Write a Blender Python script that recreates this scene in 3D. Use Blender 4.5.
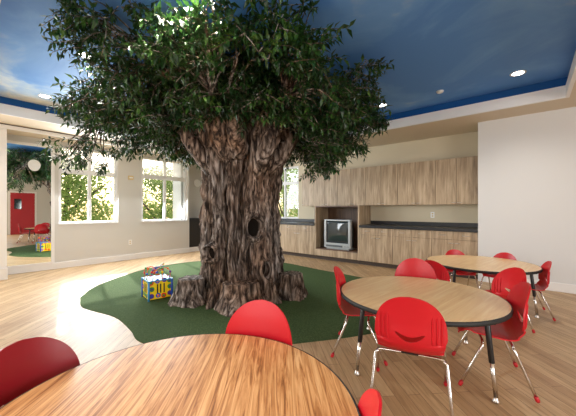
import bpy, bmesh, math, random
from mathutils import Vector, Matrix, noise

# ------------------------------------------------------------------ clear
for o in list(bpy.data.objects):
    bpy.data.objects.remove(o, do_unlink=True)
scn = bpy.context.scene
C = scn.collection
PI = math.pi

# ------------------------------------------------------------------ camera
cam_d = bpy.data.cameras.new('camera')
cam_d.sensor_width = 36.0
cam_d.lens = 18.0
cam_d.shift_y = 2.0 / 576.0
cam_d.clip_start = 0.05
cam = bpy.data.objects.new('camera', cam_d)
C.objects.link(cam)
cam.location = (0, 0, 1.2)
cam.rotation_euler = (PI / 2, 0, math.radians(40))
scn.camera = cam

# ------------------------------------------------------------------ view
scn.view_settings.view_transform = 'Standard'
scn.view_settings.look = 'None'
scn.view_settings.gamma = 1.0
scn.view_settings.use_curve_mapping = False
scn.view_settings.exposure = 0.5

# ------------------------------------------------------------------ world
w = bpy.data.worlds.new('world')
scn.world = w
w.use_nodes = True
nt = w.node_tree
bg = nt.nodes['Background']
sky = nt.nodes.new('ShaderNodeTexSky')
sky.sky_type = 'NISHITA'
sky.sun_disc = False
sky.sun_elevation = math.radians(31)
sky.sun_rotation = math.radians(-78)
sky.air_density = 1.0
sky.dust_density = 2.5
nt.links.new(sky.outputs['Color'], bg.inputs['Color'])
bg.inputs['Strength'].default_value = 0.24

# ------------------------------------------------------------------ lights
def light(kind, name, loc, direction, energy, color=(1, 1, 1), size=None, size_y=None, **kw):
    d = bpy.data.lights.new(name, kind)
    d.energy = energy
    d.color = color
    if kind == 'AREA':
        d.shape = 'RECTANGLE'
        d.size = size
        d.size_y = size_y or size
    for k, v in kw.items():
        setattr(d, k, v)
    o = bpy.data.objects.new(name, d)
    C.objects.link(o)
    o.location = loc
    o.rotation_euler = Vector(direction).to_track_quat('-Z', 'Y').to_euler()
    return o

light('SUN', 'sun', (-12, 3, 8), (1.62, -0.34, -1.0), 4.5, (1.0, 0.95, 0.86), angle=math.radians(1.2))
# area lights boosting the windows, plus added fill from out of view
light('AREA', 'daylight_fill', (-7.34, 2.05, 1.70), (1, 0.0, -0.35), 75, (0.90, 0.96, 1.0), 1.1, 1.6)
light('AREA', 'daylight_fill', (-7.34, 3.78, 1.70), (1, 0.0, -0.35), 75, (0.90, 0.96, 1.0), 1.2, 1.6)
light('AREA', 'daylight_fill', (-7.34, -1.15, 1.45), (1, 0.15, -0.3), 80, (0.90, 0.96, 1.0), 1.4, 1.9)
light('AREA', 'daylight_fill', (4.35, 0.2, 1.65), (-1, 0.08, -0.1), 112, (1.0, 0.98, 0.95), 3.0, 1.9)  # side light for the window bay added on the right wall
light('AREA', 'daylight_fill', (-1.5, -2.35, 1.7), (0, 1, 0.05), 60, (1.0, 0.98, 0.96), 4.0, 1.8)  # added fill behind the camera; the near wall has no window

# ------------------------------------------------------------------ node helpers
def mat(name, col=(0.8, 0.8, 0.8), rough=0.5, metal=0.0, spec=0.5, emit=None, estr=1.0, coat=0.0):
    m = bpy.data.materials.new(name)
    m.use_nodes = True
    b = m.node_tree.nodes['Principled BSDF']
    b.inputs['Base Color'].default_value = (*col, 1)
    b.inputs['Roughness'].default_value = rough
    b.inputs['Metallic'].default_value = metal
    b.inputs['Specular IOR Level'].default_value = spec
    b.inputs['Coat Weight'].default_value = coat
    if emit:
        b.inputs['Emission Color'].default_value = (*emit, 1)
        b.inputs['Emission Strength'].default_value = estr
    return m

def nd(m, t, **kw):
    n = m.node_tree.nodes.new(t)
    for k, v in kw.items():
        if k in n.inputs.keys():
            n.inputs[k].default_value = v
        else:
            setattr(n, k, v)
    return n

def lk(m, a, b):
    m.node_tree.links.new(a, b)

def bsdf(m):
    return m.node_tree.nodes['Principled BSDF']

def coords(m, scale=(1, 1, 1), rot=(0, 0, 0), loc=(0, 0, 0)):
    tc = nd(m, 'ShaderNodeTexCoord')
    mp = nd(m, 'ShaderNodeMapping')
    mp.inputs['Scale'].default_value = scale
    mp.inputs['Location'].default_value = loc
    src = tc.outputs['Object']
    if any(rot):
        m2 = nd(m, 'ShaderNodeMapping')
        m2.inputs['Rotation'].default_value = rot
        lk(m, src, m2.inputs['Vector'])
        src = m2.outputs['Vector']
    lk(m, src, mp.inputs['Vector'])
    return mp.outputs['Vector']

def ramp(m, fac, stops):
    r = nd(m, 'ShaderNodeValToRGB')
    e = r.color_ramp.elements
    while len(e) < len(stops):
        e.new(0.5)
    for i, (p, c) in enumerate(stops):
        e[i].position = p
        e[i].color = (*c, 1)
    lk(m, fac, r.inputs['Fac'])
    return r.outputs['Color']

def bump(m, h, strength=0.3, dist=0.01):
    b = nd(m, 'ShaderNodeBump')
    b.inputs['Strength'].default_value = strength
    b.inputs['Distance'].default_value = dist
    lk(m, h, b.inputs['Height'])
    lk(m, b.outputs['Normal'], bsdf(m).inputs['Normal'])

def srgb(r, g, b):
    f = lambda c: ((c / 255 + 0.055) / 1.055) ** 2.4 if c / 255 > 0.04045 else c / 255 / 12.92
    return (f(r), f(g), f(b))

def grain(name, stops, scale, rot=(0, 0, 0), rough=0.4, spec=0.5, dist=1.5, ns=2.0, coat=0.0, detail=6):
    m = mat(name, rough=rough, spec=spec, coat=coat)
    v = coords(m, scale, rot)
    n = nd(m, 'ShaderNodeTexNoise', Scale=ns, Detail=float(detail), Roughness=0.62, Distortion=dist)
    lk(m, v, n.inputs['Vector'])
    lk(m, ramp(m, n.outputs['Fac'], stops), bsdf(m).inputs['Base Color'])
    return m

# ------------------------------------------------------------------ materials
M = {}
def paint(name, col, rough=0.6):
    m = mat(name, col, rough, spec=0.3)
    n = nd(m, 'ShaderNodeTexNoise', Scale=180.0, Detail=2.0)
    lk(m, coords(m), n.inputs['Vector'])
    bump(m, n.outputs['Fac'], 0.08, 0.002)
    return m
M['wall'] = paint('wall paint', srgb(212, 209, 203))
M['wall_tan'] = paint('tan wall paint', srgb(212, 200, 174))
M['wall_white'] = paint('off-white wall paint', srgb(220, 220, 220))
M['white'] = paint('white trim paint', srgb(238, 236, 234), 0.45)
M['soffit'] = paint('soffit paint', srgb(216, 202, 180))
M['reveal'] = paint('blue edge paint', srgb(14, 84, 150))
M['vinyl'] = mat('white vinyl frame', srgb(236, 236, 236), 0.35)
M['blind'] = mat('blind slat', srgb(240, 238, 232), 0.5)
M['black'] = mat('black enamel', (0.012, 0.012, 0.013), 0.35)
M['black_soft'] = mat('black rubber', (0.015, 0.015, 0.015), 0.6)
M['counter'] = mat('black laminate', (0.012, 0.013, 0.016), 0.4)
M['chrome'] = mat('chrome tube', (0.72, 0.70, 0.68), 0.16, 1.0)
M['nickel'] = mat('satin nickel', (0.72, 0.69, 0.65), 0.3, 1.0)
M['silver'] = mat('silver plastic', srgb(176, 180, 182), 0.35, 0.35)
M['silver_dark'] = mat('dark silver plastic', srgb(90, 95, 98), 0.45, 0.2)
M['screen'] = mat('dark glass screen', (0.022, 0.032, 0.036), 0.08, spec=0.8)
M['red'] = mat('red plastic', srgb(200, 22, 36), 0.36, spec=0.5)
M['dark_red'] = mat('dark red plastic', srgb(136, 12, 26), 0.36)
M['red_cap'] = mat('red rubber cap', srgb(190, 20, 32), 0.5)
M['ivory'] = mat('ivory plastic', srgb(214, 190, 140), 0.5)
M['plate'] = mat('white plastic plate', srgb(240, 240, 238), 0.4)
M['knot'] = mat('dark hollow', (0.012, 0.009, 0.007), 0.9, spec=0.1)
M['lamp'] = mat('lit lamp lens', (1, 1, 1), 0.5, emit=(1.0, 0.95, 0.88), estr=14)
M['niche'] = mat('dark niche board', srgb(30, 27, 26), 0.6)
M['door_red'] = mat('red door paint', srgb(176, 24, 34), 0.45)
M['reflection'] = mat('white paper', srgb(236, 236, 234), 0.7)
M['hill'] = mat('dry lawn', srgb(150, 160, 90), 0.9)

m = M['mirror'] = mat('mirrored glass', (0.80, 0.84, 0.80), 0.012, 1.0)
m = M['glass'] = mat('window glass', (1, 1, 1), 0.0)
b_ = bsdf(m)
tr = nd(m, 'ShaderNodeBsdfTransparent'); gl = nd(m, 'ShaderNodeBsdfGlossy'); gl.inputs['Roughness'].default_value = 0.02
fr = nd(m, 'ShaderNodeFresnel', IOR=1.3); mx = nd(m, 'ShaderNodeMixShader')
lk(m, fr.outputs[0], mx.inputs[0]); lk(m, tr.outputs[0], mx.inputs[1]); lk(m, gl.outputs[0], mx.inputs[2])
lk(m, mx.outputs[0], m.node_tree.nodes['Material Output'].inputs['Surface'])

# floor: oak strips laid diagonally
m = M['floor'] = mat('oak strip floor', rough=0.5, spec=0.4, coat=0.25)
bsdf(m).inputs['Coat Roughness'].default_value = 0.42
v = coords(m, (1, 1, 1), (0, 0, math.radians(-45 - 90)))
br = nd(m, 'ShaderNodeTexBrick')
br.offset = 0.37
br.inputs['Scale'].default_value = 1.0
br.inputs['Brick Width'].default_value = 1.1
br.inputs['Row Height'].default_value = 0.085
br.inputs['Mortar Size'].default_value = 0.0016
br.inputs['Mortar Smooth'].default_value = 0.3
br.inputs['Bias'].default_value = 0.0
br.inputs['Color1'].default_value = (*srgb(214, 184, 144), 1)
br.inputs['Color2'].default_value = (*srgb(186, 152, 114), 1)
br.inputs['Mortar'].default_value = (*srgb(116, 88, 64), 1)
lk(m, v, br.inputs['Vector'])
mp = nd(m, 'ShaderNodeMapping'); mp.inputs['Scale'].default_value = (1.6, 22, 1)
lk(m, v, mp.inputs['Vector'])
n = nd(m, 'ShaderNodeTexNoise', Scale=1.6, Detail=7.0, Roughness=0.65, Distortion=0.8)
lk(m, mp.outputs[0], n.inputs['Vector'])
g = ramp(m, n.outputs['Fac'], [(0.28, srgb(178, 164, 146)), (0.5, srgb(232, 228, 220)), (0.72, srgb(255, 255, 255))])
mm = nd(m, 'ShaderNodeMix', data_type='RGBA', blend_type='MULTIPLY')
mm.inputs[0].default_value = 0.85
lk(m, br.outputs['Color'], mm.inputs[6]); lk(m, g, mm.inputs[7])
lk(m, mm.outputs[2], bsdf(m).inputs['Base Color'])
bump(m, br.outputs['Fac'], -0.15, 0.002)

# ceiling mural: painted sky
m = M['ceiling'] = mat('painted sky mural', rough=0.55, spec=0.25)
v = coords(m, (0.55, 0.8, 1), (0, 0, 0.5), (0.3, 0.1, 0))
n = nd(m, 'ShaderNodeTexNoise', Scale=1.15, Detail=8.0, Roughness=0.58, Distortion=0.9)
lk(m, v, n.inputs['Vector'])
sx = nd(m, 'ShaderNodeSeparateXYZ'); lk(m, coords(m), sx.inputs[0])
mr = nd(m, 'ShaderNodeMapRange'); lk(m, sx.outputs['X'], mr.inputs['Value'])
mr.inputs['From Min'].default_value = -6.3; mr.inputs['From Max'].default_value = -3.6
mr.inputs['To Min'].default_value = 0.24; mr.inputs['To Max'].default_value = -0.04
ad = nd(m, 'ShaderNodeMath', operation='ADD'); lk(m, n.outputs['Fac'], ad.inputs[0]); lk(m, mr.outputs[0], ad.inputs[1])
cl = ramp(m, ad.outputs[0], [(0.40, srgb(88, 144, 218)), (0.56, srgb(112, 164, 228)), (0.68, srgb(172, 200, 230)), (0.82, srgb(232, 234, 230))])
lk(m, cl, bsdf(m).inputs['Base Color'])

# cabinets
CAB = [(0.28, srgb(118, 97, 76)), (0.45, srgb(164, 140, 112)), (0.6, srgb(190, 167, 138)), (0.8, srgb(212, 192, 164))]
M['cabinet'] = grain('grey oak laminate', CAB, (9, 9, 0.7), rough=0.45, dist=0.6, ns=2.2)
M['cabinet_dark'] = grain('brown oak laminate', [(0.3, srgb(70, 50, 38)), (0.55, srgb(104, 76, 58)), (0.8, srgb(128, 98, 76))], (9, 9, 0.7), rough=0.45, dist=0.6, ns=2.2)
M['toe'] = mat('dark plinth', srgb(70, 56, 46), 0.6)
# table tops
OAK = [(0.34, srgb(126, 78, 42)), (0.44, srgb(174, 120, 72)), (0.54, srgb(200, 149, 98)), (0.66, srgb(216, 170, 120))]
M['oak'] = grain('oak laminate', OAK, (24, 1.1, 1), (0, 0, math.radians(-42)), rough=0.34, dist=1.6, ns=2.0)
M['oak_pale'] = grain('pale oak laminate', [(0.3, srgb(228, 186, 132)), (0.5, srgb(240, 203, 152)), (0.7, srgb(248, 220, 176))], (16, 1.2, 1), (0, 0, math.radians(8)), rough=0.3, dist=1.0, ns=1.7)
# turf
m = M['turf'] = mat('green turf', rough=0.95, spec=0.1)
n = nd(m, 'ShaderNodeTexNoise', Scale=90.0, Detail=4.0, Roughness=0.7)
lk(m, coords(m), n.inputs['Vector'])
lk(m, ramp(m, n.outputs['Fac'], [(0.3, srgb(56, 76, 46)), (0.55, srgb(78, 98, 63)), (0.75, srgb(104, 122, 84))]), bsdf(m).inputs['Base Color'])
bump(m, n.outputs['Fac'], 0.9, 0.01)
# bark
m = M['bark'] = mat('sculpted bark', rough=0.72, spec=0.25)
v = coords(m, (9, 9, 2.0))
n = nd(m, 'ShaderNodeTexNoise', Scale=1.7, Detail=8.0, Roughness=0.62, Distortion=1.3)
lk(m, v, n.inputs['Vector'])
vo = nd(m, 'ShaderNodeTexVoronoi', Scale=2.2, feature='DISTANCE_TO_EDGE'); 
ms = nd(m, 'ShaderNodeMix', data_type='VECTOR'); ms.inputs[0].default_value = 0.25
lk(m, v, ms.inputs[4]); lk(m, n.outputs['Color'], ms.inputs[5]); lk(m, ms.outputs[1], vo.inputs['Vector'])
a2 = nd(m, 'ShaderNodeMath', operation='MULTIPLY_ADD'); lk(m, vo.outputs['Distance'], a2.inputs[0]); a2.inputs[1].default_value = 0.55; lk(m, n.outputs['Fac'], a2.inputs[2])
n2 = nd(m, 'ShaderNodeTexNoise', Scale=1.6, Detail=3.0); lk(m, coords(m), n2.inputs['Vector'])
c1 = ramp(m, a2.outputs[0], [(0.43, srgb(38, 31, 28)), (0.53, srgb(90, 79, 72)), (0.63, srgb(142, 131, 124)), (0.78, srgb(198, 190, 186))])
c2 = ramp(m, n2.outputs['Fac'], [(0.38, (1, 1, 1)), (0.66, srgb(238, 206, 180))])
mm = nd(m, 'ShaderNodeMix', data_type='RGBA', blend_type='MULTIPLY'); mm.inputs[0].default_value = 1.0
lk(m, c1, mm.inputs[6]); lk(m, c2, mm.inputs[7]); lk(m, mm.outputs[2], bsdf(m).inputs['Base Color'])
bump(m, a2.outputs[0], 1.0, 0.05)
# leaves
def leafmat(name, cols, trans, rough=0.4):
    m = mat(name, rough=rough, spec=0.45)
    n = nd(m, 'ShaderNodeTexNoise', Scale=5.0, Detail=4.0, Roughness=0.7)
    lk(m, coords(m), n.inputs['Vector'])
    c = ramp(m, n.outputs['Fac'], cols)
    lk(m, c, bsdf(m).inputs['Base Color'])
    t = nd(m, 'ShaderNodeBsdfTranslucent'); lk(m, c, t.inputs['Color'])
    mx = nd(m, 'ShaderNodeMixShader'); mx.inputs[0].default_value = trans
    out = m.node_tree.nodes['Material Output']
    lk(m, bsdf(m).outputs[0], mx.inputs[1]); lk(m, t.outputs[0], mx.inputs[2]); lk(m, mx.outputs[0], out.inputs['Surface'])
    return m
M['leaf'] = leafmat('silk leaf', [(0.3, srgb(14, 32, 14)), (0.5, srgb(30, 60, 24)), (0.6, srgb(56, 92, 36)), (0.72, srgb(104, 134, 58))], 0.12, 0.33)
M['leaf_out'] = leafmat('sunlit leaf', [(0.3, srgb(98, 126, 58)), (0.5, srgb(148, 170, 90)), (0.7, srgb(200, 208, 138))], 0.5, 0.6)
M['trunk_out'] = mat('garden bark', srgb(96, 84, 72), 0.9)
for nm, c in dict(toy_yellow=(246, 208, 16), toy_red=(222, 34, 34), toy_blue=(28, 82, 190), toy_green=(34, 150, 66), toy_orange=(242, 120, 24), toy_purple=(104, 44, 140), toy_sky=(70, 150, 204)).items():
    M[nm] = mat(nm.replace('_', ' '), srgb(*c), 0.35)

# ------------------------------------------------------------------ mesh helpers
def box(bm, x0, x1, y0, y1, z0, z1, mi=0):
    vs = [bm.verts.new(p) for p in ((x0, y0, z0), (x1, y0, z0), (x1, y1, z0), (x0, y1, z0), (x0, y0, z1), (x1, y0, z1), (x1, y1, z1), (x0, y1, z1))]
    for f in ((3, 2, 1, 0), (4, 5, 6, 7), (0, 1, 5, 4), (1, 2, 6, 5), (2, 3, 7, 6), (3, 0, 4, 7)):
        bm.faces.new([vs[i] for i in f]).material_index = mi

def tube(bm, pts, r, seg=10, cap=True, mi=0):
    pts = [Vector(p) for p in pts]
    rs = r if isinstance(r, (list, tuple)) else [r] * len(pts)
    rings = []
    up = None
    for i, p in enumerate(pts):
        t = (pts[min(i + 1, len(pts) - 1)] - pts[max(i - 1, 0)]).normalized()
        if up is None:
            a = Vector((0, 0, 1)) if abs(t.z) < 0.9 else Vector((1, 0, 0))
            up = t.cross(a).normalized()
        else:
            up = (up - t * up.dot(t)).normalized()
        s = t.cross(up)
        rings.append([bm.verts.new(p + (up * math.cos(2 * PI * k / seg) + s * math.sin(2 * PI * k / seg)) * rs[i]) for k in range(seg)])
    for a, b in zip(rings, rings[1:]):
        for k in range(seg):
            bm.faces.new((a[k], a[(k + 1) % seg], b[(k + 1) % seg], b[k])).material_index = mi
    if cap:
        bm.faces.new(rings[0][::-1]).material_index = mi
        bm.faces.new(rings[-1]).material_index = mi

def smooth_path(pts, n=8):
    """Catmull-Rom through pts."""
    P = [Vector(p) for p in pts]
    P = [P[0] * 2 - P[1]] + P + [P[-1] * 2 - P[-2]]
    out = []
    for i in range(1, len(P) - 2):
        for k in range(n):
            t = k / n
            a, b, c, d = P[i - 1], P[i], P[i + 1], P[i + 2]
            out.append(0.5 * ((2 * b) + (c - a) * t + (2 * a - 5 * b + 4 * c - d) * t * t + (3 * b - a - 3 * c + d) * t ** 3))
    out.append(P[-2])
    return out

def lathe(bm, prof, seg=32, c=(0, 0, 0), mi=0):
    rings = []
    for r, z in prof:
        rings.append([bm.verts.new((c[0] + r * math.cos(2 * PI * k / seg), c[1] + r * math.sin(2 * PI * k / seg), c[2] + z)) for k in range(seg)])
    for a, b in zip(rings, rings[1:]):
        for k in range(seg):
            bm.faces.new((a[k], a[(k + 1) % seg], b[(k + 1) % seg], b[k])).material_index = mi
    bm.faces.new(rings[0][::-1]).material_index = mi
    bm.faces.new(rings[-1]).material_index = mi

def prism(bm, poly, z0, z1, mi=0):
    a = [bm.verts.new((x, y, z0)) for x, y in poly]
    b = [bm.verts.new((x, y, z1)) for x, y in poly]
    n = len(poly)
    for i in range(n):
        bm.faces.new((a[i], a[(i + 1) % n], b[(i + 1) % n], b[i])).material_index = mi
    bm.faces.new(a[::-1]).material_index = mi
    bm.faces.new(b).material_index = mi

def obj(name, bm, mats, parent=None, smooth=False, bevel=0.0, angle=40):
    bmesh.ops.recalc_face_normals(bm, faces=bm.faces)
    me = bpy.data.meshes.new(name)
    bm.to_mesh(me)
    bm.free()
    for m in (mats if isinstance(mats, (list, tuple)) else [mats]):
        me.materials.append(m if not isinstance(m, str) else M[m])
    if smooth:
        me.polygons.foreach_set('use_smooth', [True] * len(me.polygons))
    o = bpy.data.objects.new(name, me)
    C.objects.link(o)
    if parent:
        o.parent = parent
    if bevel:
        md = o.modifiers.new('bevel', 'BEVEL')
        md.width = bevel
        md.segments = 2
        md.limit_method = 'ANGLE'
        md.angle_limit = math.radians(angle)
    return o

def bx(name, mats, dims, parent=None, bevel=0.0):
    bm = bmesh.new()
    box(bm, *dims)
    return obj(name, bm, mats, parent, bevel=bevel)

def tag(o, label, cat, group=None):
    o['label'] = label
    o['category'] = cat
    if group:
        o['group'] = group
    return o

def thing(name, label, cat, loc=(0, 0, 0), rotz=0.0, group=None):
    o = bpy.data.objects.new(name, None)
    C.objects.link(o)
    o.location = loc
    o.rotation_euler = (0, 0, rotz)
    return tag(o, label, cat, group)

def struct(o):
    o['kind'] = 'structure'
    return o

def copy_tree(o, parent=None):
    c = o.copy()
    C.objects.link(c)
    if parent:
        c.parent = parent
    for ch in list(o.children):
        copy_tree(ch, c)
    return c

# ================================================================== SETTING
XL, XR, YB, YN = -7.4, 4.6, 6.45, -2.6
XW, YW = -0.67, 5.80          # the white wall to the right of the alcove
ZS, ZC = 2.68, 2.95           # soffit and tray ceiling
T0X, T1X, T0Y, T1Y = -6.24, 0.40, 0.215, 5.27

struct(bx('floor', 'floor', (XL - 0.9, XR + 0.2, YN - 0.2, YB + 0.2, -0.1, 0)))
struct(bx('ceiling', 'ceiling', (T0X - 0.3, T1X + 0.3, T0Y - 0.3, T1Y + 0.3, ZC, ZC + 0.08)))

# left wall with two window openings and the mirrored panel bay
W1 = (1.50, 2.62, 0.90, 2.54)
W2 = (3.15, 4.40, 0.90, 2.54)
bm = bmesh.new()
x0, x1 = XL - 0.16, XL
def wall_x(bm, x0, x1, ya, yb, za, zb, holes):
    ys = ya
    for (h0, h1, z0, z1) in holes:
        box(bm, x0, x1, ys, h0, za, zb)
        box(bm, x0, x1, h0, h1, za, z0)
        box(bm, x0, x1, h0, h1, z1, zb)
        ys = h1
    box(bm, x0, x1, ys, yb, za, zb)
wall_x(bm, x0, x1, YN, 4.46, 0, 3.0, [(-1.9, -0.4, 0.4, 2.54), W1, W2])
box(bm, XL - 0.62, XL - 0.5, 4.30, 5.45, 0, 3.0)     # back of the recess
box(bm, XL - 0.5, XL - 0.16, 4.30, 4.46, 0, 3.0)
box(bm, XL - 0.62, XL, 5.45, YB + 0.1, 0, 3.0)
struct(obj('wall_left', bm, 'wall'))

# back wall of the alcove, with a window
W3 = (-6.12, -5.02, 0.94, 2.46)
bm = bmesh.new()
box(bm, XL - 0.1, W3[0], YB, YB + 0.16, 0, 3.0)
box(bm, W3[0], W3[1], YB, YB + 0.16, 0, W3[2])
box(bm, W3[0], W3[1], YB, YB + 0.16, W3[3], 3.0)
box(bm, W3[1], XW, YB, YB + 0.16, 0, 3.0)
box(bm, XW, XW + 0.1, YW + 0.1, YB + 0.16, 0, 3.0)
struct(obj('wall_back', bm, 'wall_tan'))
bm = bmesh.new(); box(bm, XW, XR + 0.1, YW, YW + 0.1, 0, 3.0)
struct(obj('wall_front', bm, 'wall_white'))
# right wall (added window bay and red door) and near wall, both behind or beside the camera
bm = bmesh.new()
wall_x(bm, XR, XR + 0.14, YN, YW + 0.1, 0, 3.0, [(-1.4, 1.8, 0.65, 2.6)])
struct(obj('wall_right', bm, 'wall'))
bm = bmesh.new()
box(bm, XL - 0.1, XR + 0.14, YN - 0.14, YN, 0, 3.0)
struct(obj('wall_near', bm, 'wall'))

# soffits around the painted tray
bm = bmesh.new()
box(bm, -6.9, T0X, YN, YB, ZS, 3.05)
box(bm, XL, -6.9, YN, YB, 2.61, 3.05)
box(bm, XL - 0.6, XL, 4.46, 5.45, 2.61, 3.05)
box(bm, T1X, XR, YN, YW, ZS, 3.05)
box(bm, T0X, T1X, T1Y, YB, ZS, 3.05)
box(bm, T0X, T1X, YN, T0Y, ZS, 3.05)
soff = struct(obj('trim_1', bm, 'soffit'))
soff.name = 'trim_1'
# white fascia band and the blue strip above it
def ring(bm, off, th, z0, z1):
    a, b, c, d = T0X + off, T1X - off, T0Y + off, T1Y - off
    box(bm, a, a + th, c, d, z0, z1)
    box(bm, b - th, b, c, d, z0, z1)
    box(bm, a + th, b - th, d - th, d, z0, z1)
    box(bm, a + th, b - th, c, c + th, z0, z1)
bm = bmesh.new(); ring(bm, 0.0, 0.04, ZS - 0.002, 2.835); struct(obj('trim_2', bm, 'white'))
bm = bmesh.new(); ring(bm, 0.0, 0.008, 2.835, ZC); struct(obj('trim_3', bm, 'reveal'))
# thin groove line and white header on the window side
struct(bx('trim_4', 'white', (-6.905, -6.885, YN, 5.2, 2.60, 2.672)))

bx('groove_tmp', 'toe', (-6.885, -6.878, YN, 5.2, 2.664, 2.676)).name = 'trim_7'
bpy.data.objects['trim_7']['kind'] = 'structure'
# baseboards
def bb(name, dims):
    return struct(bx(name, 'white', dims, bevel=0.004))
bb('baseboard_left', (XL, XL + 0.016, 0.7, 4.46, 0, 0.13))
bb('baseboard_right', (XW + 0.12, XR, YW - 0.016, YW, 0, 0.13))

# the white pier at the left edge of the view
bm = bmesh.new(); box(bm, XL, -6.93, -0.2, 0.69, 0, 2.61)
struct(obj('trim_5', bm, 'white'))
bb('trim_6', (-6.93, -6.905, -0.2, 0.70, 0, 0.2))

# ------------------------------------------------------------------ windows
def window_on_left(name, y0, y1, z0, z1, zt):
    bm = bmesh.new()
    xa, xb = XL - 0.13, XL - 0.05
    t = 0.055
    box(bm, xa, xb, y0, y0 + t, z0, z1); box(bm, xa, xb, y1 - t, y1, z0, z1)
    box(bm, xa, xb, y0 + t, y1 - t, z0, z0 + t); box(bm, xa, xb, y0 + t, y1 - t, z1 - t, z1)
    box(bm, xa, xb + 0.02, y0 + t, y1 - t, zt - 0.05, zt + 0.05)
    ym = (y0 + y1) / 2
    box(bm, xa + 0.01, xb + 0.01, ym - 0.028, ym + 0.028, z0 + t, z1 - t)
    f = struct(obj(name, bm, 'vinyl', bevel=0.004))
    g = bx('pane', 'glass', (XL - 0.095, XL - 0.089, y0 + t, y1 - t, z0 + t, z1 - t), f)
    bm = bmesh.new()
    box(bm, XL - 0.05, XL + 0.012, y0, y1, z0 - 0.0, z0 + 0.02)
    obj('window_sill', bm, 'vinyl', f)
    return f
window_on_left('unseen_window_5', -1.9, -0.4, 0.4, 2.54, 2.02)  # unseen window, added to explain the bright floor at near left
window_on_left('window_1', *W1, 2.02)
window_on_left('window_2', *W2, 2.05)
bm = bmesh.new()
xa, xb, z0, z1 = W3
t = 0.055; ya, yb = YB + 0.04, YB + 0.11
box(bm, xa, xa + t, ya, yb, z0, z1); box(bm, xb - t, xb, ya, yb, z0, z1)
box(bm, xa + t, xb - t, ya, yb, z0, z0 + t); box(bm, xa + t, xb - t, ya, yb, z1 - t, z1)
box(bm, xa + t, xb - t, ya - 0.01, yb, 1.94, 2.03)
box(bm, -5.60, -5.545, ya, yb - 0.01, z0 + t, z1 - t)
f = struct(obj('window_3', bm, 'vinyl', bevel=0.004))
bx('pane', 'glass', (xa + t, xb - t, YB + 0.075, YB + 0.081, z0 + t, z1 - t), f)
# unseen window bay, added on the right wall as source of the side light
bm = bmesh.new()
y0, y1, z0, z1 = -1.4, 1.8, 0.65, 2.6
for a in (y0, 0.17, y1 - 0.06):
    box(bm, XR + 0.03, XR + 0.1, a, a + 0.06, z0, z1)
box(bm, XR + 0.035, XR + 0.095, y0, y1, z0, z0 + 0.06); box(bm, XR + 0.035, XR + 0.095, y0, y1, z1 - 0.06, z1)
struct(obj('unseen_window_4', bm, 'vinyl'))

def blind(y0, y1, z0, z1, label):
    r = thing('window_blind', label, 'blind', (XL - 0.025, (y0 + y1) / 2, z0), 0, 'half-drawn window blinds')
    h = z1 - z0; wd = (y1 - y0) / 2 - 0.01
    bm = bmesh.new()
    n = 15
    for i in range(n):
        z = 0.03 + (h - 0.07) * i / (n - 1)
        a, d = 0.011, 0.006
        vs = [bm.verts.new(p) for p in ((-a, -wd, z - d), (a, -wd, z + d), (a, wd, z + d), (-a, wd, z - d))]
        vt = [bm.verts.new((p.co.x, p.co.y, p.co.z + 0.0015)) for p in vs]
        bm.faces.new(vs[::-1]); bm.faces.new(vt)
        for k in range(4):
            bm.faces.new((vs[k], vs[(k + 1) % 4], vt[(k + 1) % 4], vt[k]))
    s = obj('slats', bm, 'blind', r)
    s['label'] = 'narrow white horizontal slats'
    bx('head_rail', 'blind', (-0.018, 0.018, -wd, wd, h - 0.03, h), r)
    bx('bottom_rail', 'blind', (-0.012, 0.012, -wd, wd, 0, 0.014), r)
blind(W1[0] + 0.06, W1[1] - 0.06, 2.09, 2.52, 'white slatted blind half-raised in the window nearest the mirrored panel')
blind(W2[0] + 0.06, W2[1] - 0.06, 2.00, 2.52, 'white slatted blind half-raised in the window just left of the tree trunk')

# mirrored panel in the left wall (it reflects the room)
r = thing('mirror_panel', 'tall mirrored glass panel in white frame at far left of wall', 'mirror', (XL, 0.98, 0.11))
bx('glass', 'mirror', (0.004, 0.012, -0.36, 0.40, 0.03, 2.33), r)
bm = bmesh.new()
box(bm, 0.001, 0.03, -0.40, -0.36, 0, 2.38); box(bm, 0.001, 0.03, 0.40, 0.45, 0, 2.38)
box(bm, 0.001, 0.03, -0.36, 0.40, 2.33, 2.38); box(bm, 0.001, 0.03, -0.36, 0.40, 0.021, 0.045)
obj('frame', bm, 'white', r)
# flat balloon shape set on the glass to stand in for a reflection
bm = bmesh.new()
pl = []
for k in range(28):
    a = 2 * PI * k / 28
    rr = 0.095 * (1 + (0.22 * max(0, -math.sin(a)) ** 3))
    pl.append((rr * math.cos(a), rr * 1.05 * math.sin(a)))
prism(bm, pl, 0, 0.004)
bmesh.ops.rotate(bm, verts=bm.verts, matrix=Matrix.Rotation(PI / 2, 3, 'X') , cent=(0, 0, 0))
bmesh.ops.rotate(bm, verts=bm.verts, matrix=Matrix.Rotation(PI / 2, 3, 'Z'), cent=(0, 0, 0))
o = obj('balloon_reflection', bm, 'reflection')
o.location = (XL + 0.013, 1.12, 2.08)
tag(o, 'flat white balloon shape on the mirrored panel, standing in for a reflection', 'decoration')

# things on the right wall that only the mirrored panel shows
r = thing('red_door', 'red door with small dark window seen in the mirrored panel', 'door', (XR, 2.5, 0))
bx('door_leaf', 'door_red', (-0.045, -0.005, -0.45, 0.45, 0.0, 2.05), r, 0.004)
bx('door_window', 'screen', (-0.05, -0.045, -0.32, -0.05, 1.25, 1.75), r)
bm = bmesh.new(); box(bm, -0.03, -0.001, -0.53, -0.45, 0, 2.12); box(bm, -0.03, -0.001, 0.45, 0.53, 0, 2.12); box(bm, -0.03, -0.001, -0.45, 0.45, 2.05, 2.12)
obj('door_frame', bm, 'white', r)

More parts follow.
